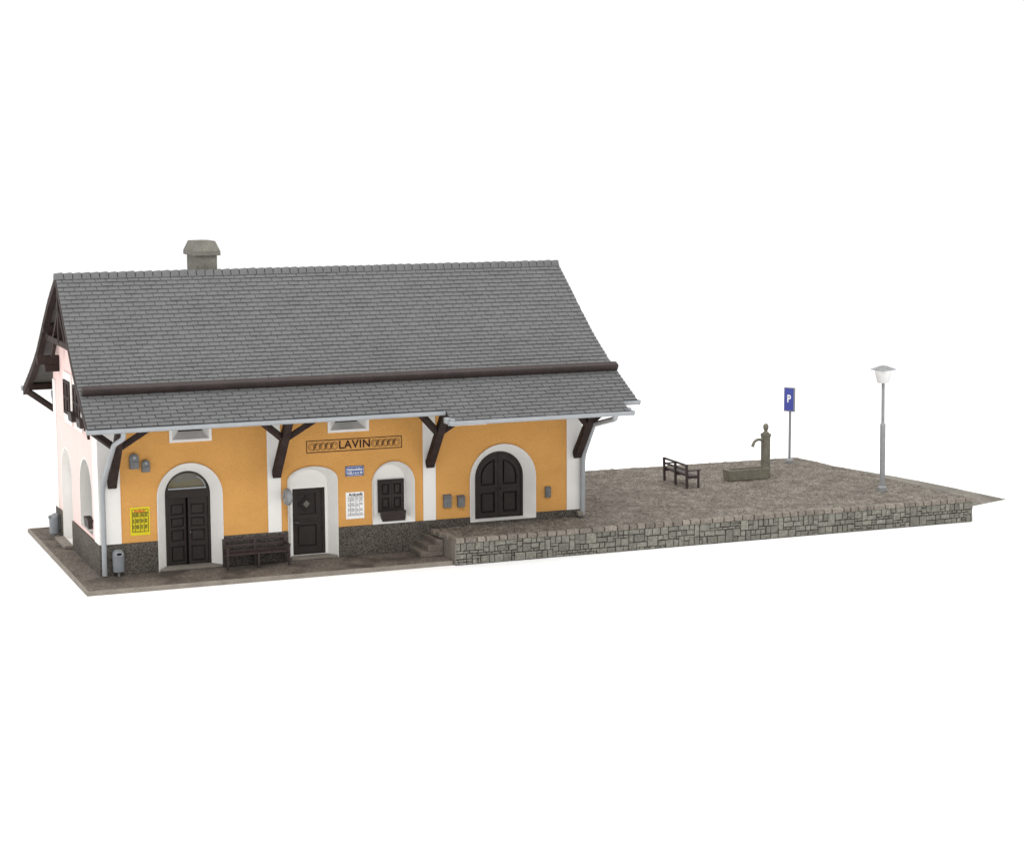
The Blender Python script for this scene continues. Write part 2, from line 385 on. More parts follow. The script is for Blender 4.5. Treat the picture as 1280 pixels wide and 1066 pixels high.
# -- side door in its arched niche
D2 = rect(5.765, 6.765, 0.085, 2.085)
nb = MB().plate(A2i, [D2], FY, yi-0.004, yi+0.14); build('niche_back', nb, 'white', B)
DD = build('side_door', MB().plate(D2, [rect(5.765,6.68,0.12,2.05)], FY, yi+0.012, yi+0.12), 'door', B)
T = Matrix.Translation((0, yi+0.055, 0))
dl = MB().plate(rect(5.77,6.69,0.10,2.06), [rect(5.93,6.50,1.28,1.92), rect(5.92,6.51,0.32,0.98)], FY, yi+0.05, yi+0.12)
dl.plate(rect(5.92,6.52,0.30,1.94), [], FY, yi+0.112, yi+0.118)
dl.box(5.97,6.46,yi+0.062,yi+0.114,0.37,0.93)
c0 = (6.215, 1.60)
def dia(r): return [(c0[0]-r,c0[1]),(c0[0],c0[1]+r*1.05),(c0[0]+r,c0[1]),(c0[0],c0[1]-r*1.05)]
dl.plate(dia(0.235), [dia(0.185)], FY, yi+0.055, yi+0.114); dl.plate(dia(0.165), [dia(0.115)], FY, yi+0.04, yi+0.114)
dl.box(5.86,6.58,yi+0.035,yi+0.052,1.10,1.14)
build('leaf', dl, 'door', DD)
build('window_pane', MB().plate(dia(0.12), [], FY, yi+0.07, yi+0.075), 'glass', DD)
build('handle', MB().tube([(5.84,yi+0.05,1.07),(5.84,yi-0.02,1.07),(5.94,yi-0.02,1.065)],0.015,8), 'greydark', DD)

# -- freight door
f3 = MB().plate(A3i, [arch(12.37, 0.735, 0.77, 2.03, 0.74)], FY, yi-0.01, yi+0.10)
FD = build('freight_door', f3, 'door', B)
def half_arch(sgn, x_in, a, z0, zs, rise, n=14):
    pts = [(12.37+sgn*x_in, z0)]
    c = 12.37
    zt = lambda x: zs+rise*math.sqrt(max(0, 1-((x)/a)**2))
    out = [(c+sgn*x_in, z0), (c+sgn*x_in, zt(x_in))]
    for i in range(1, n+1):
        x = x_in+(a-x_in)*math.sin(PI/2*i/n); out.append((c+sgn*x, zt(x) if i < n else zs))
    if zs > z0+1e-4: out.append((c+sgn*a, z0))
    return out
for sgn in (-1, 1):
    lm = MB()
    lo = [(0.10,0.55,0.92,1.56)]
    rr = lambda x0,x1,z0,z1: rect(*sorted((12.37+sgn*x0, 12.37+sgn*x1)), z0, z1)
    o = half_arch(sgn, 0.008, 0.735, 0.775, 2.03, 0.735)
    h1 = half_arch(sgn, 0.13, 0.60, 1.78, 2.03, 0.57); h2 = rr(0.13, 0.60, 0.92, 1.56)
    lm.plate(o, [h1, h2], FY, yi+0.03, yi+0.13)
    lm.plate(o, [], FY, yi+0.12, yi+0.125)
    lm.plate(half_arch(sgn, 0.19, 0.54, 1.84, 2.05, 0.48), [], FY, yi+0.045, yi+0.122)
    lm.plate(rr(0.19, 0.54, 0.98, 1.50), [], FY, yi+0.045, yi+0.122)
    LF = build('leaf', lm, 'door', FD)
    build('handle', MB().lathe([(0.004,-0.08),(0.034,-0.07),(0.034,-0.045),(0.016,-0.03),(0.016,0.03)], (12.37+sgn*0.07, yi+0.03, 1.66), 12, 'y'), 'door', LF)
build('cover_strip', MB().box(12.35,12.39,yi+0.012,yi+0.035,0.78,2.74), 'door', FD)

# -- shuttered window in the arched niche
SH = [rect(8.50,8.80,1.36,1.72)]
nbk = MB().plate(N1i, [], FY, yi-0.004, yi+0.05); build('niche_back', nbk, 'white', B)
SW = build('shuttered_window', MB().plate(rect(8.42,9.24,1.20,2.19), [rect(8.455,9.205,1.235,2.155)], FY, yi-0.085, yi-0.006), 'door', B)
for x0 in (8.457, 8.833):
    T = Matrix.Translation((x0, yi-0.09, 0))
    build('shutter', leaf(0.0, 0.37, 1.24, 2.15, [(0.07,0.30,1.32,1.64),(0.07,0.30,1.74,2.07)], T, 0.08), 'door', SW)

# -- splayed clerestory lights under the eaves
for V, xb0, xb1, zb in ((V1, 2.38, 3.09, 3.995), (V2, 7.12, 7.80, 4.005)):
    x0, x1, z0, z1 = V[0][0], V[2][0], V[0][1], V[1][1]
    fr = MB().plate(rect(x0-0.075, x1+0.075, z0-0.075, z1+0.05), [V], FY, -0.035, 0.0, back=False)
    fo = build('clerestory', fr, 'white', B)
    build('reveal', MB().add([(x0,-0.035,z0),(xb0,0.28,zb),(xb0,0.28,z1),(x0,-0.035,z1)], [(0,1,2,3)]), 'white', fo)
    build('reveal', MB().add([(x1,-0.035,z0),(xb1,0.28,zb),(xb1,0.28,z1),(x1,-0.035,z1)], [(0,3,2,1)]), 'white', fo)
    build('sloping_sill', MB().add([(x0,-0.035,z0),(x1,-0.035,z0),(xb1,0.28,zb),(xb0,0.28,zb)], [(0,1,2,3)]), 'vent', fo)
    build('pane', MB().box(xb0,xb1,0.285,0.30,zb-0.02,z1), 'dark', fo)

# -- gable attic windows with brown shutters
for y0, y1, zz in ((3.95, 5.02, 0.0), (2.30, 3.42, 0.02)):
    wr = MB().plate(rect(y0-0.16, y1+0.06, 3.842, 5.40), [rect(y0,y1,4.12,5.16)], FX, -0.04, 0.0)
    wo = build('attic_window', wr, 'white', B)
    build('dark_pane', MB().box(-0.01,-0.004,y0,y1,4.12,5.16), 'dark', wo)
    ym = (y0+y1)/2
    for a, b_ in ((y0+0.01, ym-0.01), (ym+0.01, y1-0.01)):
        F2 = lambda u, v, w: (w, u, v)
        s_ = MB().plate(rect(a, b_, 4.13, 5.15), [rect(a+.07,b_-.07,4.22,4.60), rect(a+.07,b_-.07,4.68,5.06)], F2, -0.075, -0.03)
        s_.plate(rect(a, b_, 4.13, 5.15), [], F2, -0.045, -0.04); build('shutter', s_, 'wood', wo)

# -- lettering and scrollwork painted on the front
sg = MB(); zc0, zc1, xa, xb = 3.185, 3.53, 6.145, 9.10
for a, c in (((xa, zc0), (xb, zc0)), ((xa, zc1), (xb, zc1))): sg.box(a[0]-0.012, c[0]+0.012, -0.008, 0.0, a[1]-0.012, a[1]+0.012)
for x in (xa, xb): sg.box(x-0.012, x+0.012, -0.0078, 0.0, zc0+0.012, zc1-0.012)
build('name_panel_border', sg, 'ink', B)
zc = (zc0+zc1)/2
def ring(mb, cx, cz, r0, w, a0, a1, n=26, y=-0.007):
    A = [(cx+(r0)*math.cos(a0+(a1-a0)*i/n), y, cz+(r0)*math.sin(a0+(a1-a0)*i/n)) for i in range(n+1)]
    Bq = [(cx+(r0+w)*math.cos(a0+(a1-a0)*i/n), y, cz+(r0+w)*math.sin(a0+(a1-a0)*i/n)) for i in range(n+1)]
    mb.loft(A, Bq)
k = 0
for start, sgn in ((6.305, 1), (8.94, -1)):
    sc = MB()
    for i in range(5):
        cx = start+sgn*i*0.172
        y = -0.006-0.0004*k; k += 1
        ring(sc, cx, zc, 0.100, 0.014, 0.15, 2*PI-0.15, y=y)
        ring(sc, cx, zc, 0.052, 0.013, -0.6+sgn*0.2, 4.4, y=y)
        if i < 4:
            d = MB(); p0 = (cx+sgn*0.03, zc-sgn*0.09); p1 = (cx+sgn*0.145, zc+sgn*0.09)
            sc.add([(p0[0]-.008,y-.0002,p0[1]),(p0[0]+.008,y-.0002,p0[1]),(p1[0]+.008,y-.0002,p1[1]),(p1[0]-.008,y-.0002,p1[1])], [(0,1,2,3)])
    build('scroll_ornament', sc, 'ink', B)
text('name_lettering', 'LAVIN', 0.335, (7.625, -0.006, zc), 'ink', B, bold=0.0065, space=1.10, width=1.0)

# -- timber brackets under the eaves
def bracket(xc, rear=False):
    Yf = (lambda y: y) if not rear else (lambda y: 2*YR-y+0.20)
    mb = MB()
    zt = 4.56 if not rear else 4.47; yt = -1.66 if not rear else -1.30
    y0 = -0.10 if not rear else -0.02
    a = Vector((xc, Yf(y0), 2.65)); c = Vector((xc, Yf(yt), zt))
    mb.beam(a, c, 0.235, 0.235)
    nd = a+(c-a)*(0.58 if xc < 9 else 0.52)
    for s in (-1, 1):
        if xc > 14 and s == 1: tgt = 0.62
        else: tgt = 0.95
        mb.beam(nd+Vector((0,0,0.0)), (xc+s*tgt, Yf(yt), zt-0.05), 0.17, 0.17)
    o = build('eaves_bracket', mb, 'wood', B, bevel=0.015)
    # pegged foot against the pilaster
    build('bracket_foot', MB().beam((xc, Yf(y0)+(0.06 if not rear else -.06), 2.62), (xc, Yf(y0-0.06), 2.69), 0.25, 0.26), 'wood', o, bevel=0.02)
for x in (0.36, 5.19, 9.97, 14.83): bracket(x)
for x in (0.36, 5.19, 9.97, 14.83): bracket(x, True)
# purlins
for y, s, zt, xe_, cb in ((-1.66, 0.20, 4.66, -0.60, 0), (1.55, 0.26, 6.62, -0.52, 1), (5.52, 0.26, 6.82, -0.54, 1), (6.02, 0.26, 5.79, -0.67, 1), (8.52, 0.20, 4.66, -0.56, 0)):
    po = build('purlin', MB().box(xe_, xr(y)-0.40, y-s/2, y+s/2, zt-s, zt), 'wood', B, bevel=0.012)
    if cb: build('corbel', MB().box(-0.44, 0.0, y-s/2+.01, y+s/2-.01, zt-s-0.24, zt-s-0.003), 'wood', po, bevel=0.03)
y = 0.25; zt = roof_z(y)-0.2
po = build('purlin', MB().box(xl(y)+0.035, xr(y)-0.05, y-.13, y+.13, zt-.26, zt), 'wood', B, bevel=0.01)

# -- gable truss in the apex
tr = MB(); xg = -0.36
zc_ = 6.40
tr.beam((xg, 1.35, zc_), (xg, 2*YR-1.35, zc_), 0.12, 0.17)
tr.beam((xg, YR, zc_), (xg, YR, HR-0.25), 0.12, 0.15)
for s in (-1, 1):
    tr.beam((xg, YR+s*1.05, zc_+.05), (xg, YR+s*0.05, 7.35), 0.10, 0.12)
    tr.beam((xg+.05, YR+s*1.75, zc_-.55), (xg+.05, YR+s*1.2, zc_-.02), 0.10, 0.12)
build('gable_truss', tr, 'wood', B)
build('gable_boarding', MB().plate([(1.5,6.25),(YR,HR-0.45),(2*YR-1.5,6.25)], [], FX, -0.05, -0.004), 'wood', B)

# -- roof
deck = MB()
ys_ = [p[0] for p in PROF]
def deck_band(off0, off1, inset):
    mb = MB(); rows = []
    for y in ys_:
        z = roof_z(y); rows.append([(xl(y)+inset, y, z+off0), (xr(y)-inset, y, z+off0), (xr(y)-inset, y, z+off1), (xl(y)+inset, y, z+off1)])
    for r in rows: mb.v += [Vector(p) for p in r]
    for i in range(len(rows)-1):
        for k in range(4):
            a = 4*i+k; c = 4*i+(k+1) % 4; mb.f.append((a, c, c+4, a+4))
    mb.f.append((0,1,2,3)); n = 4*(len(rows)-1); mb.f.append((n+3,n+2,n+1,n))
    return mb
RF = build('roof', deck_band(-0.07, -0.012, 0.0), 'deck', B)
build('soffit', deck_band(-0.125, -0.072, 0.06), 'soffit', RF)
# lower eave over the freight door
EX0, EX1, EY = 9.72, 15.40, -2.63
sl = (PROF[1][1]-PROF[0][1])/(PROF[1][0]-PROF[0][0]); EZ = PROF[0][1]+sl*(EY-PROF[0][0])
ex = MB().hexa([(EX0,EY,EZ-.07),(EX1,EY,EZ-.07),(EX1,-2.172,4.52-.07),(EX0,-2.172,4.52-.07),(EX0,EY,EZ-.012),(EX1,EY,EZ-.012),(EX1,-2.172,4.52-.012),(EX0,-2.172,4.52-.012)])
build('lower_eave', ex, 'deck', RF)
# slates: every one a thin lifted slab
def slope_pts(front):
    pts = [p for p in PROF if (p[0] <= YR if front else p[0] >= YR)]
    if front: pts = pts[::-1]
    return [Vector((0, y, z)) for y, z in pts]
def tiles(front, expo=0.182):
    pts = slope_pts(front)
    seg = [0]
    for a, c in zip(pts, pts[1:]): seg.append(seg[-1]+(c-a).length)
    total = seg[-1]
    def at(s):
        for i in range(len(pts)-1):
            if s <= seg[i+1] or i == len(pts)-2:
                t = (s-seg[i])/(seg[i+1]-seg[i]); p = pts[i].lerp(pts[i+1], t); d = (pts[i+1]-pts[i]).normalized()
                nrm = Vector((0, -d.z, d.y)) if front else Vector((0, d.z, -d.y))
                if nrm.z < 0: nrm = -nrm
                return p, nrm
    mb = MB(); nrow = int(round(total/expo)); expo = total/nrow
    extra = 3 if front else 0
    for r in range(nrow+extra):
        s1 = (r+1)*expo+0.012; s0 = r*expo-0.03
        if r == 0: s0 = 0.0
        if r >= nrow+extra: break
        p0, n0 = at(max(0, s0)); p1, n1 = at(s1)
        in_ext = r >= nrow
        if r == nrow-1 and not in_ext: s1 -= 0.0
        xa_, xb_ = (EX0, EX1) if in_ext else (xl(p1.y), xr(p1.y))
        tw = 0.325 if p1.y > -0.72 else 0.43
        x = xa_-(0.5*tw if r % 2 else 0.0)
        if in_ext:
            k = math.floor((EX0-xl(-2.17))/tw); x = xl(-2.17)+k*tw-(0.5*tw if r % 2 else 0.0)
        while x < xb_:
            a, c = max(x+(0.007 if tw < .4 else .011), xa_), min(x+tw-(0.007 if tw < .4 else .011), xb_)
            x += tw
            if c-a < 0.04: continue
            j = random.uniform(-0.005, 0.006); jd = random.uniform(-0.008, 0.008)
            # the verge follows the taper
            a0, c0_ = (a, c)
            if not in_ext:
                if a == xa_: a0 = xl(p0.y)
                if c == xb_: c0_ = xr(p0.y)
            q1, _ = at(s1+jd)
            t0, b0 = 0.004, -0.012
            t1, b1 = 0.036+j, 0.004
            mb.hexa([Vector((a,0,0))+q1+n1*b1, Vector((c,0,0))+q1+n1*b1, Vector((c0_,0,0))+p0+n0*b0, Vector((a0,0,0))+p0+n0*b0,
                     Vector((a,0,0))+q1+n1*t1, Vector((c,0,0))+q1+n1*t1, Vector((c0_,0,0))+p0+n0*t0, Vector((a0,0,0))+p0+n0*t0])
    return mb
tl = build('roof_tiles', tiles(True), 'tile', RF)
build('roof_tiles', tiles(False), 'tile', RF)
rc = MB(); x = xl(YR)-0.03; xe = xr(YR)+0.02; nC = 61; st = (xe-x)/nC
for i in range(nC):
    a = x+i*st; c = a+st+0.012; j = random.uniform(-.006, .006)
    c = a+st-0.022; h = 0.075+j
    A = [(a, YR-0.20, HR-0.125), (a, YR-0.105, HR+h-.03), (a, YR+0.105, HR+h-.03), (a, YR+0.20, HR-0.125)]
    Bq = [(c, YR-0.205, HR-0.12), (c, YR-0.115, HR+h), (c, YR+0.115, HR+h), (c, YR+0.205, HR-0.12)]
    v = len(rc.v); rc.v += [Vector(p) for p in A+Bq]; rc.f += [tuple(v+q for q in f) for f in ((0,1,5,4),(1,2,6,5),(2,3,7,6),(3,2,1,0),(4,5,6,7),(0,4,7,3))]
rcb = MB().box(xl(YR)+.02, xr(YR)-.02, YR-.12, YR+.12, HR-.1, HR+.02)
build('ridge_batten', rcb, 'deck', RF)
build('ridge_caps', rc, 'tile', RF, bevel=0.012)
# bargeboards along both verges, front and rear slope
def barge(front, left):
    mb = MB(); pts = slope_pts(front)
    xf = (lambda y: xl(y)-0.012) if left else (lambda y: xr(y)+0.012)
    dx = 0.07 if left else -0.07
    if not front: dx *= 2.6
    for i, p in enumerate(pts):
        x = xf(p.y); h = 0.25 if left else 0.10
        mb.v += [Vector((x, p.y, p.z-0.016)), Vector((x+dx, p.y, p.z-0.016)), Vector((x+dx, p.y, p.z-0.016-h)), Vector((x, p.y, p.z-0.016-h))]
    for i in range(len(pts)-1):
        for k in range(4):
            a = 4*i+k; c = 4*i+(k+1) % 4; mb.f.append((a, c, c+4, a+4))
    n = 4*(len(pts)-1); mb.f += [(3,2,1,0), (n,n+1,n+2,n+3)]
    return mb
for f_ in (True, False):
    for l_ in (True, False): build('bargeboard', barge(f_, l_), 'wood', RF)
# snow guard beam across the lower slope
yg = -0.72; zg = roof_z(yg)
gd_ = MB(); nrm = Vector((0, -sl, 1)).normalized(); dn = Vector((0, 1, sl)).normalized()
cG = Vector((0, yg, zg))+nrm*0.105
prof = []
for ang, r in [(a, 1) for a in range(0, 360, 30)]:
    u = math.copysign(abs(math.cos(math.radians(ang)))**0.32, math.cos(math.radians(ang)))*0.115
    v = math.copysign(abs(math.sin(math.radians(ang)))**0.32, math.sin(math.radians(ang)))*0.13
    prof.append(dn*u+nrm*v)
xa2, xb2 = xl(yg)+0.07, xr(yg)+0.03
secs = [(xa2, .9), (xa2+.03, 1), (xb2-.10, 1), (xb2-.03, .93), (xb2, .7)]
for x, k in secs: gd_.v += [Vector((x,0,0))+cG+p*k for p in prof]
nP = len(prof)
for i in range(len(secs)-1):
    for k in range(nP):
        a = i*nP+k; c = i*nP+(k+1) % nP; gd_.f.append((a, c, c+nP, a+nP))
gd_.f += [tuple(range(nP))[::-1], tuple((len(secs)-1)*nP+k for k in range(nP))]
build('snow_guard', gd_, 'guard', RF, smooth=True)
# gutters
def gutter(x0, x1, y, z, r=0.105):
    mb = MB(); n = 14
    prof = [(math.cos(PI+PI*i/n)*r, math.sin(PI+PI*i/n)*r) for i in range(n+1)]
    prof = prof+[(r, 0.02), (r*1.12, 0.03), (r*0.86, 0.035)] 
    prof = [(-r*0.86, 0.035), (-r*1.12, 0.03), (-r, 0.02)]+prof
    inner = [(p[0]*0.85, p[1]*0.85+0.004) for p in prof[3:-3]][::-1]
    ring_ = prof+inner; m = len(ring_)
    for x in (x0, x1): mb.v += [Vector((x, y+p[0], z+p[1])) for p in ring_]
    for k in range(m): mb.f.append((k, (k+1) % m, m+(k+1) % m, m+k))
    # closed ends
    for x in (x0, x1):
        v = len(mb.v); mb.v += [Vector((x, y+p[0]*1.06, z+p[1]*1.06)) for p in prof]; mb.f.append(tuple(range(v, v+len(prof))))
    return mb
gz = 4.49
g1 = build('gutter', gutter(xl(-2.2)-0.05, 9.66, -2.24, gz), 'zinc', B, smooth=True)
g2 = build('gutter', gutter(9.62, 15.52, EY-0.07, EZ-0.03), 'zinc', B, smooth=True)
g3 = build('gutter', gutter(15.36, xr(-2.2)+0.03, -2.24, gz), 'zinc', B, smooth=True)
g4 = build('gutter', gutter(xl(-2.2)-0.05, xr(-2.2)+.03, 9.05+0.075, 4.49), 'zinc', B, smooth=True)
ec = MB().cbox(9.56, 9.72, EY-0.0, EY+0.22, EZ-0.09, EZ+0.08, 0.03); ec.cbox(9.66, 9.80, EY-0.14, EY+0.02, EZ-.03, EZ+0.06, .03)
build('gutter_connector', ec, 'zinc', g2, smooth=True)
build('gutter_connector', MB().cbox(15.40,15.50,EY+0.0,EY+0.25,EZ-0.02,EZ+0.09,0.03), 'zinc', g2, smooth=True)
build('soffit_strip', MB().box(9.75, 10.85, EY+0.05, EY+0.2, EZ-0.165, EZ-0.13), 'paper', g2)
# downpipes
def smoothpath(pts, k=5, rad=0.10):
    pts = [Vector(p) for p in pts]; out = [pts[0]]
    for a, b_, c in zip(pts, pts[1:], pts[2:]):
        d0 = min(rad, (b_-a).length*.45); d1 = min(rad, (c-b_).length*.45)
        p0 = b_+(a-b_).normalized()*d0; p1 = b_+(c-b_).normalized()*d1
        for i in range(k+1):
            t = i/k; out.append(p0*(1-t)**2+b_*2*t*(1-t)+p1*t*t)
    return out+[pts[-1]]
dp = MB().tube(smoothpath([(0.30,-2.24,gz-.08),(0.30,-2.24,4.24),(0.14,-1.70,4.00),(0.10,-0.16,2.72),(0.07,-0.145,2.45),(0.07,-0.145,0.02)]), 0.072, 12)
build('downpipe', dp, 'zinc', B, smooth=True)
dp = MB().tube(smoothpath([(14.92,EY-.07,EZ-.10),(14.92,EY-.07,4.06),(15.0,-0.96,3.67),(15.02,-0.18,2.66),(15.0,-0.15,2.45),(14.99,-0.15,0.72)]), 0.08, 12)
dpo = build('downpipe', dp, 'zinc', B, smooth=True)
sh_ = MB().cbox(14.80,14.98,-0.26,-0.07,0.69,0.86,0.05); build('pipe_shoe', sh_, 'sill', dpo, smooth=True)
dp = MB().tube(smoothpath([(0.3,9.02,4.36),(0.3,9.02,4.2),(0.25,8.5,3.95),(0.08,7.32,2.9),(0.08,7.32,0.1)]), 0.08, 12)
build('downpipe', dp, 'zinc', B, smooth=True)
# chimney
cx0, cx1, cy0, cy1 = 3.83, 4.49, 3.66, 4.85
CH = build('chimney', MB().box(cx0, cx1, cy0, cy1, 7.0, 8.93), 'chimney', B, bevel=0.015)
def frust(x0,x1,y0,y1,z0, X0,X1,Y0,Y1,z1): return [(x0,y0,z0),(x1,y0,z0),(x1,y1,z0),(x0,y1,z0),(X0,Y0,z1),(X1,Y0,z1),(X1,Y1,z1),(X0,Y1,z1)]
ca = MB().box(cx0-.09, cx1+.09, cy0-.09, cy1+.09, 8.87, 9.01).hexa(frust(cx0-.085,cx1+.085,cy0-.085,cy1+.085,9.008, cx0+.015,cx1-.015,cy0+.12,cy1-.12,9.30))
ca.add([(cx0+.015,cy0+.12,9.30),(cx1-.015,cy0+.12,9.30),(cx1-.015,cy1-.12,9.30),(cx0+.015,cy1-.12,9.30),((cx0+cx1)/2,(cy0+cy1)/2,9.33)], [(0,1,4),(1,2,4),(2,3,4),(3,0,4)])
build('cap', ca, 'chimney', CH, bevel=0.012)

# ------------------------------------------------------------------ raised platform
PF = thing('platform', 'raised gravel platform with rubble stone wall, coping and ramped far end', 'platform', (19.0, 3.0, -0.132))
FX0, FX1, FY0, TOP = 10.03, 28.17, -2.07, 0.67
yb = lambda x: 8.32-0.026*(x-16.0)
xrt = lambda y: FX1-(y+2.07)*0.078
def outl(u, v):
    y_l = FY0+0.16
    x = FX0+0.14+u*(FX1-0.12-FX0-0.14); y = y_l+v*(yb(x)-y_l)
    x = FX0+0.14+u*(xrt(y)-0.0-FX0-0.14); return x, y
gv = MB().add(*displaced(outl, 330, 190, lambda x, y: TOP-0.022, 0.040, 4.4))
build('gravel_surface', gv, 'gravel', PF, smooth=True)
bd = MB()
core = [(FX0+0.03,FY0+0.04),(FX1-0.03,FY0+0.04),(xrt(yb(27.4))-0.02,yb(27.4)),(FX0+0.03,yb(10))]
bd.loft([(x,y,-0.131) for x,y in core], [(x,y,TOP-0.06) for x,y in core], True); bd.add([(x,y,TOP-0.06) for x,y in core], [(0,1,2,3)])
build('core_wall', bd, 'mortar', PF)
def stones(n, m, cell_w, cell_h):
    occ = [[False]*m for _ in range(n)]; out = []
    for i in range(n):
        for j in range(m):
            if occ[i][j]: continue
            best = None
            cand = [(3,3),(2,3),(3,2),(4,3),(2,2),(3,4),(2,4),(4,4),(2,2),(2,3),(3,3),(4,2),(3,5),(2,5)]; random.shuffle(cand)
            if random.random() < .22: cand = [random.choice([(2,1),(1,2),(3,1),(1,1)])]+cand
            for w, h in cand+[(2,1),(1,2),(1,1)]:
                if i+w > n or j+h > m or (j+h == m-1 and random.random() < .85): continue
                if any(occ[a][c] for a in range(i, i+w) for c in range(j, j+h)): continue
                if j+h < m and h > 1 and j+h+1 < m and occ[i][j+h+1] and not occ[i][j+h]: continue
                best = (w, h); break
            if not best: best = (1, 1)
            w, h = best
            for a in range(i, i+w):
                for c in range(j, j+h): occ[a][c] = True
            out.append((i*cell_w, (i+w)*cell_w, j*cell_h, (j+h)*cell_h))
    return out
def stone_face(mb, P, s0, s1, t0, t1):   # P(s,t,depth): irregular slab with a chamfered face
    g = 0.013; q = lambda: random.uniform(-.008, .008)
    c = [(s0+g+q(), t0+g+q()), (s1-g+q(), t0+g+q()), (s1-g+q(), t1-g+q()), (s0+g+q(), t1-g+q())]
    cs, ct = (s0+s1)/2, (t0+t1)/2; d = random.uniform(.022, .045)
    def inn(p, e): return (p[0]+math.copysign(min(e, abs(cs-p[0])*.6), cs-p[0]), p[1]+math.copysign(min(e, abs(ct-p[1])*.6), ct-p[1]))
    v = len(mb.v)
    mb.v += [Vector(P(*p, 0.0)) for p in c]+[Vector(P(*p, d*.75)) for p in c]+[Vector(P(*inn(p, .014), d)) for p in c]
    for k in range(4):
        j = (k+1) % 4; mb.f += [(v+k,v+j,v+4+j,v+4+k), (v+4+k,v+4+j,v+8+j,v+8+k)]
    mb.f.append((v+8,v+9,v+10,v+11))
sw = MB(); wl = FX1-FX0; H = TOP-0.13+0.125
for s0, s1, t0, t1 in stones(202, 8, wl/202, H/8): stone_face(sw, lambda s, t, d: (FX0+s, FY0+0.04-d, -0.128+t), s0, s1, t0, t1)
build('stone_wall', sw, 'stone', PF)
sw2 = MB(); ln = yb(27.4)-FY0
for s0, s1, t0, t1 in stones(112, 8, (ln-.04)/112, H/8): stone_face(sw2, lambda s, t, d: (xrt(FY0+s)-0.03+d, FY0+0.04+s, -0.128+t), s0, s1, t0, t1)
build('stone_wall', sw2, 'stone', PF)
build('end_face', MB().box(FX0, FX0+0.035, FY0+0.03, -0.05, -0.128, TOP-0.135), 'sill', PF)
cp = MB()
def coping_block(mb, P, s0, s1):
    g = 0.019; d = random.uniform(0.165, 0.20); hz = TOP+random.uniform(.0, .018)
    pts = []
    a, c = s0+g, s1-g; z0 = TOP-0.135
    q = lambda: random.uniform(-.006, .006)
    f0 = -0.015+q()
    prof_ = [(f0, z0), (f0-.004, hz-.035), (f0+.022, hz), (d-.02, hz-.004), (d, hz-.03), (d, z0)]
    v = len(mb.v); n = len(prof_)
    ss = [(a, .985), (a+.018, 1), (c-.018, 1), (c, .985)]
    for s, k in ss: mb.v += [Vector(P(s, p[0]+(1-k)*.5, z0+(p[1]-z0)*(k if k == 1 else .93))) for p in prof_]
    for i in range(3):
        for k in range(n): mb.f.append((v+i*n+k, v+i*n+(k+1) % n, v+(i+1)*n+(k+1) % n, v+(i+1)*n+k))
    mb.f += [tuple(v+k for k in range(n))[::-1], tuple(v+3*n+k for k in range(n))]
s = 0.0
while s < wl-0.05:
    w = random.uniform(.25, .43); e = min(s+w, wl)
    if wl-e < .2: e = wl
    coping_block(cp, lambda s_, d, z: (FX0+s_, FY0+d, z), s, e); s = e
s = 0.19
while s < 1.0:
    e = s+0.4; coping_block(cp, lambda s_, d, z: (FX0+d, FY0+s_, z), s, e); s = e
s = 1.02
while s < 1.75:
    e = s+0.4; coping_block(cp, lambda s_, d, z: (FX0-.10+d, FY0+s_, z), s, min(e,1.98)); s = e
s = 0.2
while s < 0.9:
    e = s+random.uniform(.25, .35); coping_block(cp, lambda s_, d, z: (xrt(FY0+s_)-d*.7, FY0+s_, z-.012), s, e); s = e
build('coping', cp, 'coping', PF)
# ramp falling away from the far edge
rp = MB(); nU, nV = 40, 14
Pa = lambda u: Vector((xrt(-1.3+u*7.0)+.03, -1.3+u*7.0, TOP-.03))
E0, E1 = Vector((28.35, -0.15, -0.128)), Vector((31.74, 1.07, -0.125))
for i in range(nU+1):
    u = i/nU; top = Pa(u); bot = E0.lerp(E1, min(1, u*1.0))
    for j in range(nV+1):
        t = j/nV; p = top.lerp(bot, t); p.z += 0.05*math.sin(PI*t)*(0.4+.6*u)+0.02*noise.noise(p*1.7)*math.sin(PI*t)
        rp.v.append(p)
for i in range(nU):
    for j in range(nV):
        a = i*(nV+1)+j; rp.f.append((a, a+nV+1, a+nV+2, a+1))
bk = [rp.v[nU*(nV+1)+j] for j in range(nV+1)]
rp.loft(bk, [Vector((p.x, p.y, -0.129)) for p in bk])
build('ramp', rp, 'ramp', PF, smooth=True)
# steps up from the pavement
stp = MB()
for x0, z1 in ((9.29, 0.155), (9.53, 0.325), (9.78, 0.49)): stp.box(x0, 10.015, -1.10, -0.047, -0.002 if z1 < .2 else z1-0.168, z1)
build('steps', stp, 'step', PF, bevel=0.014)

# ------------------------------------------------------------------ things on the front wall
def wallbox(name, label, x0, x1, z0, z1, arched, d=0.10, group='grey boxes on the front wall'):
    t = thing(name, label, 'wall box', ((x0+x1)/2, -0.001, z0), group)
    cx, a = (x0+x1)/2, (x1-x0)/2
    if arched:
        out = arch(cx, a, z0, z1-a*.9, a*.9, 12)
        mb = MB().plate(out, [], FY, -d, -0.002)
        zm = z0+(z1-z0)*0.50
        o = build('case', mb, 'boxgrey', t, bevel=0.012)
        build('lower_door', MB().box(x0+.012, x1-.012, -d-.02, -d-.001, z0+.012, zm-.015), 'boxgrey', t, bevel=0.008)
        build('dial', MB().lathe([(a*.6,-d-.022),(a*.6,-d+.005)], (cx,0,zm+(z1-zm)*.47), 18, 'y'), 'greydark', t)
        build('dial_face', MB().lathe([(a*.36,-d-.028),(a*.36,-d)], (cx,0,zm+(z1-zm)*.47), 18, 'y'), 'zinc', t)
    return t
wallbox('meter_box', 'larger round topped grey meter box high on the orange wall beside the left bracket', 0.88, 1.15, 3.04, 3.48, True)
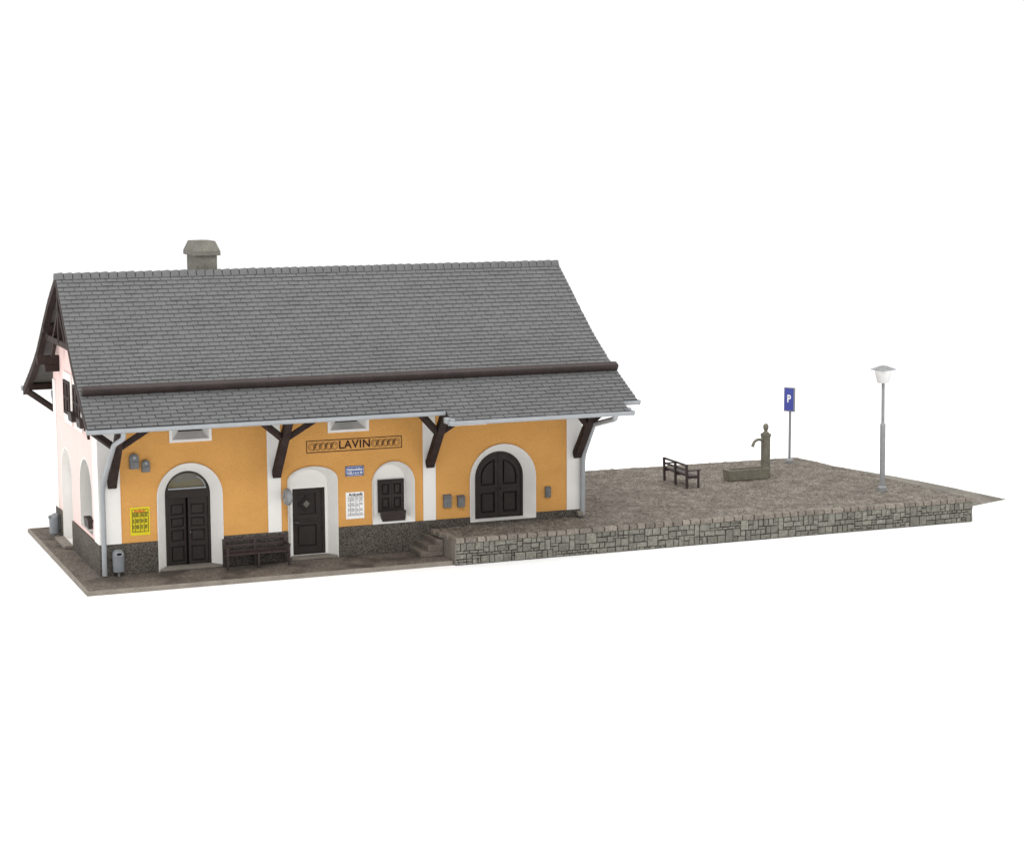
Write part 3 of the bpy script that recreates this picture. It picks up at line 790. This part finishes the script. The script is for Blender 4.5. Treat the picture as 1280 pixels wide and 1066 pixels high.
wallbox('meter_box', 'smaller round topped grey meter box, lower one of the pair beside the left bracket', 1.23, 1.46, 2.93, 3.28, True)
def letterbox(label, x0, x1, z0, z1, d):
    t = thing('letter_box', label, 'letter box', ((x0+x1)/2, -0.001, z0), 'grey boxes on the front wall')
    mb = MB().hexa([(x0,-d*.8,z0),(x1,-d*.8,z0),(x1,-.002,z0),(x0,-.002,z0),(x0,-d,z1-.09),(x1,-d,z1-.09),(x1,-.002,z1-.09),(x0,-.002,z1-.09)])
    build('body', mb, 'boxgrey', t, bevel=0.012)
    lm = MB().hexa([(x0-.012,-d-.02,z1-.088),(x1+.012,-d-.02,z1-.088),(x1+.012,-.002,z1-.088),(x0-.012,-.002,z1-.088),(x0-.012,-d-.015,z1-.06),(x1+.012,-d-.015,z1-.06),(x1+.012,-.002,z1),(x0-.012,-.002,z1)])
    build('lid', lm, 'boxgrey', t, bevel=0.006)
letterbox('taller grey letter box on the orange wall, next to the white pilaster', 10.41, 10.66, 1.25, 1.66, 0.11)
letterbox('shorter grey letter box on the orange wall, beside the arched freight door', 10.86, 11.08, 1.24, 1.61, 0.16)
t = thing('switch_box', 'small narrow grey box with two lenses right of the arched freight door', 'wall box', (13.86, -0.001, 1.34))
build('case', MB().cbox(13.77, 13.95, -0.10, -0.002, 1.34, 1.68, 0.02), 'greydark', t)
for z in (1.44, 1.58): build('lens', MB().lathe([(0.02,-.13),(0.05,-.125),(0.055,-.095)], (13.86,0,z), 14, 'y'), 'boxgrey', t)

# timetables and enamel plate
def poster(name, label, cat, x0, x1, z0, z1, base, frame, ink, head, headmat, yy=-0.012):
    t = thing(name, label, cat, ((x0+x1)/2, -0.001, z0))
    build('sheet', MB().box(x0, x1, yy, -0.001, z0, z1), base, t)
    w, h = x1-x0, z1-z0
    g = MB(); y = yy-0.001
    def ln(a, b_, c, d, q): g.add([(a,y-q,c),(b_,y-q,c),(b_,y-q,d),(a,y-q,d)], [(0,1,2,3)])
    return t, g, ln, w, h
X0, X1, Z0, Z1 = 7.325, 7.895, 1.115, 1.92
t, g, ln, w, h = poster('arrival_timetable', 'white arrivals timetable headed Ankunft on the orange wall beside the window niche', 'timetable', X0, X1, Z0, Z1, 'paper', None, 'black', 'Ankunft', 'black')
for zz in (Z0+h*.125, Z1-h*.185): ln(X0+w*.06, X1-w*.02, zz-.005, zz+.005, 0)
for f in (.25, .51, .56, .745): ln(X0+w*f-.004-(0.003 if f < .3 else 0), X0+w*f+.004+(0.003 if f < .3 else 0), Z0+h*.125, Z1-h*.185, .0003)
build('table_lines', g, 'black', t)
g2_ = MB()
for c0_, c1_ in ((.10,.235),(.275,.50),(.575,.73),(.76,.94)):
    z = Z1-h*.215
    i = 0
    while z > Z0+h*.15:
        if i % 8 not in (6, 7) and random.random() < .93:
            a = X0+w*c0_+random.uniform(0,.008); c = X0+w*c1_-random.uniform(0, .035)
            g2_.add([(a,-.0132,z-.0055),(c,-.0132,z-.0055),(c,-.0132,z+.0055),(a,-.0132,z+.0055)], [(0,1,2,3)])
        z -= 0.0195; i += 1
build('table_rows', g2_, 'greyink', t)
text('heading', 'Ankunft', 0.135, ((X0+X1)/2+.02, -0.0135, Z1-h*.095), 'black', t, bold=0.004, extrude=0.001)
X0, X1, Z0, Z1 = 0.865, 1.43, 1.10, 1.915
t, g, ln, w, h = poster('departure_timetable', 'yellow departures timetable on the orange wall left of the entrance arch', 'timetable', X0, X1, Z0, Z1, 'yellow', None, 'black', 'Abfahrt', 'redink')
for a, c, zz in ((.10,.92,.925),(.10,.92,.115),(.10,.92,.815)): ln(X0+w*a, X0+w*c, Z0+h*zz-.007, Z0+h*zz+.007, 0)
for f in (.10,.245,.50,.70,.92): ln(X0+w*f-.009, X0+w*f+.009, Z0+h*.115, Z0+h*.925, .0003)
build('table_lines', g, 'black', t)
g3_ = MB()
for c0_, c1_ in ((.12,.23),(.27,.48),(.53,.68),(.73,.90)):
    z = Z0+h*.79; i = 0
    while z > Z0+h*.14:
        if i % 8 not in (6, 7):
            a = X0+w*c0_+random.uniform(0,.006); c = X0+w*c1_-random.uniform(0,.03)
            g3_.add([(a,-.0132,z-.0085),(c,-.0132,z-.0085),(c,-.0132,z+.0085),(a,-.0132,z+.0085)], [(0,1,2,3)])
        z -= 0.0215; i += 1
build('table_rows', g3_, 'oliveink', t)
text('heading', 'Abfahrt', 0.115, ((X0+X1)/2, -0.0135, Z0+h*.87), 'redink', t, bold=0.004, extrude=0.001)

X0, X1, Z0, Z1 = 7.32, 7.90, 2.405, 2.71
t = thing('enamel_sign', 'blue enamel plate with two lines of white lettering above the white timetable', 'sign', ((X0+X1)/2, -0.001, Z0))
build('plate', MB().box(X0, X1, -0.02, -0.001, Z0, Z1), 'blue', t, bevel=0.006)
fr = MB().plate(rect(X0+.022, X1-.022, Z0+.022, Z1-.022), [rect(X0+.03, X1-.03, Z0+.03, Z1-.03)], FY, -0.0215, None); build('border_line', fr, 'paper', t)
for sx in (X0+.03, X1-.03):
    for sz in (Z0+.03, Z1-.03): build('screw', MB().lathe([(.018,-.03),(.03,-.026),(.03,-.02)], (sx,0,sz), 10, 'y'), 'greydark', t)
text('lettering', 'Stationshöhe', 0.105, ((X0+X1)/2, -0.0215, Z0+.20), 'paper', t, bold=0.003, extrude=0.001, width=.84)
text('lettering', '1432,1 m ü. M.', 0.10, ((X0+X1)/2, -0.0215, Z0+.095), 'paper', t, bold=0.003, extrude=0.001, width=.80)

# double-faced clock on a bracket
t = thing('platform_clock', 'round grey double faced clock on the wall at the side door', 'clock', (5.44, -0.03, 1.97))
ck = MB().lathe([(0.0,-0.095),(0.20,-0.09),(0.235,-0.07),(0.25,-0.05),(0.25,0.05),(0.235,0.07),(0.20,0.09),(0.0,0.095)], (5.44,-0.34,1.97), 28, 'x')
build('case', ck, 'grey', t, smooth=True)
for s in (-1, 1):
    fo = build('dial', MB().lathe([(0.195, s*0.094-.004),(0.195, s*0.094+.004)], (5.44,-0.34,1.97), 28, 'x'), 'zinc', t)
    hd = MB().beam((5.44+s*.102,-.34,1.97),(5.44+s*.102,-.34,2.13),.008,.014); hd.beam((5.44+s*.102,-.34,1.97),(5.44+s*.102,-.25,1.93),.008,.018); build('hands', hd, 'black', fo)
build('arm', MB().tube([(5.44,-0.11,1.97),(5.44,-0.002,1.97)], 0.03, 10), 'greydark', t)

# flower boxes
def flowerbox(label, x0, x1, y0, y1, z0, z1, tilt, gable=False):
    t = thing('flower_box', label, 'flower box', ((x0+x1)/2, (y0+y1)/2, z0), 'brown flower boxes')
    if not gable: mb = MB().hexa(frust(x0+tilt, x1-tilt, y0+tilt, y1, z0, x0, x1, y0, y1, z1))
    else: mb = MB().hexa(frust(x0+tilt, x1, y0+tilt, y1-tilt, z0, x0, x1, y0, y1, z1))
    build('trough', mb, 'guard', t, bevel=0.012)
    build('soil', MB().box(x0+.04, x1-.04, y0+.04, y1-.04, z1-.01, z1+.006), 'mortar', t)
flowerbox('brown empty flower box under the closed shutters of the front window', 8.46, 9.22, -0.03, 0.20, 0.955, 1.265, 0.02)
flowerbox('brown flower box in the arched ground floor window of the pink gable', -0.16, 0.05, 1.02, 1.72, 1.18, 1.47, 0.02, True)
flowerbox('brown flower box under the attic window nearer the rear of the pink gable', -0.20, -0.045, 3.02, 3.62, 4.06, 4.33, 0.02, True)
flowerbox('brown flower box under the attic window nearer the front of the pink gable', -0.20, -0.045, 1.64, 2.22, 4.04, 4.31, 0.02, True)

# ------------------------------------------------------------------ benches
def copy_tree(o, parent=None):
    c = o.copy(); COL.objects.link(c); c.parent = parent
    for ch in list(o.children): copy_tree(ch, c)
    return c
def bench():
    t = thing('bench', 'dark brown slatted bench against the orange front wall beside the entrance', 'bench', (0, 0, 0), 'dark slatted benches')
    Lb = 1.92; h = Lb/2
    # seat of three boards
    s = MB()
    for y in (-0.40, -0.265, -0.13): s.cbox(-h+.03, h-.03, y-.06, y+.06, 0.385, 0.425, .01)
    build('seat', s, 'benchwood', t)
    bk = MB()
    for z, hh in ((0.78, .075), (0.61, .07), (0.45, .07)): bk.cbox(-h, h, -.045-(.8-z)*.1, -.012-(.8-z)*.1, z-hh/2, z+hh/2, .008)
    build('backrest', bk, 'benchwood', t)
    for x in (-h+.04, 0, h-.04):
        build('back_leg', MB().beam((x,-0.035,0.0),(x,-0.005,0.815),0.07,0.07,(0,1,0)), 'benchwood', t)
        build('front_leg', MB().beam((x,-0.455,0.0),(x,-0.45,0.385 if x == 0 else .585),0.06,0.06,(0,1,0)), 'benchwood', t)
        build('seat_rail', MB().box(x-.025,x+.025,-.43,-.06,.335,.384), 'benchwood', t)
    for x in (-h+.04, h-.04): build('armrest', MB().cbox(x-.04,x+.04,-.53,-.05,.585,.63,.012), 'benchwood', t)
    return t
b1 = bench(); b1.location = (4.47, -0.11, 0.004)
b2 = copy_tree(b1); b2.location = (20.42, 4.26, TOP-.015); b2.rotation_euler = (0, 0, PI/2+math.radians(-2))
b2['label'] = 'dark brown slatted bench seen from behind, standing on the gravel platform before the fountain'

# ------------------------------------------------------------------ litter bins
def litter_bin(loc, rot, label):
    t = thing('litter_bin', label, 'litter bin', (0, 0, 0), 'grey litter bins')
    mb = MB(); n = 24
    secs = [(0.0, .13), (.02, .148), (.45, .155), (.50, .156), (.58, .140), (.63, .095), (.65, .03)]
    for z, r in secs:
        for k in range(n):
            a = 2*PI*k/n; mb.v.append(Vector((math.cos(a)*r*1.1, math.sin(a)*r*1.03-.18+(.0 if z < .5 else (z-.5)*.35), z+.12)))
    for i in range(len(secs)-1):
        for k in range(n):
            a = i*n+k; c = i*n+(k+1) % n; mb.f.append((a, c, c+n, a+n))
    mb.f += [tuple(range(n))[::-1], tuple((len(secs)-1)*n+k for k in range(n))]
    build('body', mb, 'bin', t, smooth=True)
    def slot(rx, rz, dy): return [Vector((math.cos(a)*rx, -.175-.152+dy+math.sin(a)*rz*.28, .655+math.sin(a)*rz)) for a in [2*PI*k/20 for k in range(20)]]
    hl = MB(); hl.v = slot(.078, .036, -.012)+slot(.07, .03, .05)
    hl.f = [tuple(range(20))]+[(k, (k+1) % 20, 20+(k+1) % 20, 20+k) for k in range(20)]
    build('opening_shade', hl, 'dark', t)  # solid plug on the closed body, the hole's inner shade painted near-black
    sl_ = slot(.095, .052, -.006); build('opening_rim', MB().tube(sl_+[sl_[0]], .014, 8, caps=False), 'zinc', t, smooth=True)
    build('bracket', MB().box(-.05,.05,-.10,-.004,.25,.70).box(-.03,.03,-.22,-.16,0.0,.14), 'grey', t)
    t.location = loc; t.rotation_euler = (0, 0, rot)
    return t
litter_bin((0.45, -0.046, 0.004), 0.0, 'grey rounded litter bin by the downpipe at the front corner of the station')
litter_bin((-0.052, 6.47, 0.004), -PI/2, 'grey rounded litter bin on the pink gable wall, behind its doorstep')

# ------------------------------------------------------------------ fountain
t = thing('water_fountain', 'stone village fountain with long trough, square post and curved spout on the gravel platform', 'fountain', (23.3, 4.3, TOP-.02))
z0 = TOP-.02
tx0, tx1, ty0, ty1, zt = 22.37, 23.93, 3.97, 4.50, z0+0.39
tro = MB(); o4 = [(tx0,ty0),(tx1,ty0),(tx1,ty1),(tx0,ty1)]; i4 = [(tx0+.12,ty0+.10),(tx1-.05,ty0+.10),(tx1-.05,ty1-.10),(tx0+.12,ty1-.10)]
b4 = [(tx0+.03,ty0+.03),(tx1,ty0+.03),(tx1,ty1-.03),(tx0+.03,ty1-.03)]
tro.loft([(x,y,z0+.03) for x,y in b4],[(x,y,zt) for x,y in o4],True); tro.loft([(x,y,zt) for x,y in o4],[(x,y,zt) for x,y in i4],True)
tro.loft([(x,y,zt) for x,y in i4],[(x,y,zt-.2) for x,y in i4],True); tro.add([(x,y,zt-.2) for x,y in i4],[(0,1,2,3)])
tro.add([(x,y,z0+.03) for x,y in b4],[(3,2,1,0)])
build('trough', tro, 'fountain', t, bevel=0.035)
build('trough_water', MB().add([(x,y,zt-.10) for x,y in i4],[(0,1,2,3)]), 'trough_in', t)
build('trough_foot', MB().box(tx0+.15,tx0+.3,ty0+.08,ty1-.08,z0-.01,z0+.04).box(tx1-.3,tx1-.15,ty0+.08,ty1-.08,z0-.01,z0+.04), 'mortar', t)
ps = MB().cbox(23.945,24.235,4.39,4.67,z0-.01,z0+.16,.012); ps.cbox(23.962,24.218,4.41,4.65,z0+.15,z0+1.50,.03); ps.cbox(23.95,24.23,4.395,4.665,z0+1.42,z0+1.53,.02)
build('post', ps, 'fountain', t)
build('finial', MB().lathe([(.12,0),(.125,.03),(.07,.06),(.055,.10),(.085,.16),(.10,.23),(.085,.30),(.05,.34),(.0,.355)], (24.09,4.53,z0+1.528), 18), 'fountain', t, smooth=True)
build('spout', MB().tube([(23.970,4.53,z0+1.30),(23.810,4.53,z0+1.33),(23.710,4.53,z0+1.31),(23.630,4.53,z0+1.24),(23.590,4.53,z0+1.15),(23.575,4.53,z0+1.08)],[.05,.05,.05,.05,.055,.06],10), 'fountain', t, smooth=True)

# ------------------------------------------------------------------ parking sign
t = thing('parking_sign', 'blue parking sign with white P on a thin grey post at the platform rear', 'road sign', (26.5, 7.05, TOP-.02))
z0 = TOP-.02; sx, sy = 26.5, 7.05
build('post', MB().tube([(sx,sy,z0),(sx,sy,z0+2.60)], .048, 12), 'grey', t, smooth=True)
build('collar', MB().lathe([(.15,0),(.15,.10),(.10,.13),(.06,.15)], (sx,sy,z0), 16), 'grey', t, smooth=True)
th = math.radians(-60); T = Matrix.Translation((sx, sy, 0)) @ Matrix.Rotation(th, 4, 'Z')
Fp = lambda u, v, w: T @ Vector((u, w, v))
pn = build('panel', MB().plate(rect(-.22,.22,z0+1.88,z0+2.76), [], Fp, -.075, -.02), 'grey', t)
build('blue_face', MB().plate(rect(-.20,.175,z0+1.92,z0+2.735), [], Fp, -.079, -.075), 'signblue', pn)
p = text('letter', 'P', 0.38, (sx, sy, z0), 'paper', pn, rot=(PI/2, 0, th), bold=0.012, extrude=0.002, width=.8)
p.location = (T @ Vector((-0.01, -.082, z0+2.34)))-ORG[pn.name]

# ------------------------------------------------------------------ street lamp
z0 = TOP-.02; lx, ly = 26.20, 0.33
t = thing('street_lamp', 'grey stepped lamp post with white tapered lantern and flat hat at the platform end', 'street lamp', (lx, ly, z0))
build('pole', MB().lathe([(.09,.0),(.09,2.24),(.084,2.27),(.054,2.29),(.052,3.72)], (lx,ly,z0), 20), 'grey', t, smooth=True)
build('collar', MB().lathe([(.155,0),(.155,.13),(.12,.17),(.10,.19)], (lx,ly,z0), 18), 'grey', t, smooth=True)
def sq(r, z, a=PI/4): return [(lx+r*math.cos(a+PI/2*k+.35), ly+r*math.sin(a+PI/2*k+.35), z) for k in range(4)]
ln_ = MB().lathe([(.19,3.655),(.205,3.67),(.295,4.06),(.30,4.08)], (lx,ly,z0), 28)
build('lantern', ln_, 'lampwhite', t, smooth=True)
ht = MB().lathe([(.425,4.085),(.43,4.10),(.30,4.15),(.12,4.215),(.0,4.24)], (0,0,0), 4)
ht.v = [Matrix.Rotation(math.atan2(-57.7,-36.8), 4, 'Z') @ v+Vector((lx,ly,z0)) for v in ht.v]
build('hat', ht, 'grey', t); t.rotation_euler = (0, math.radians(-0.7), 0)

# real depth cue on smooth parts ends here
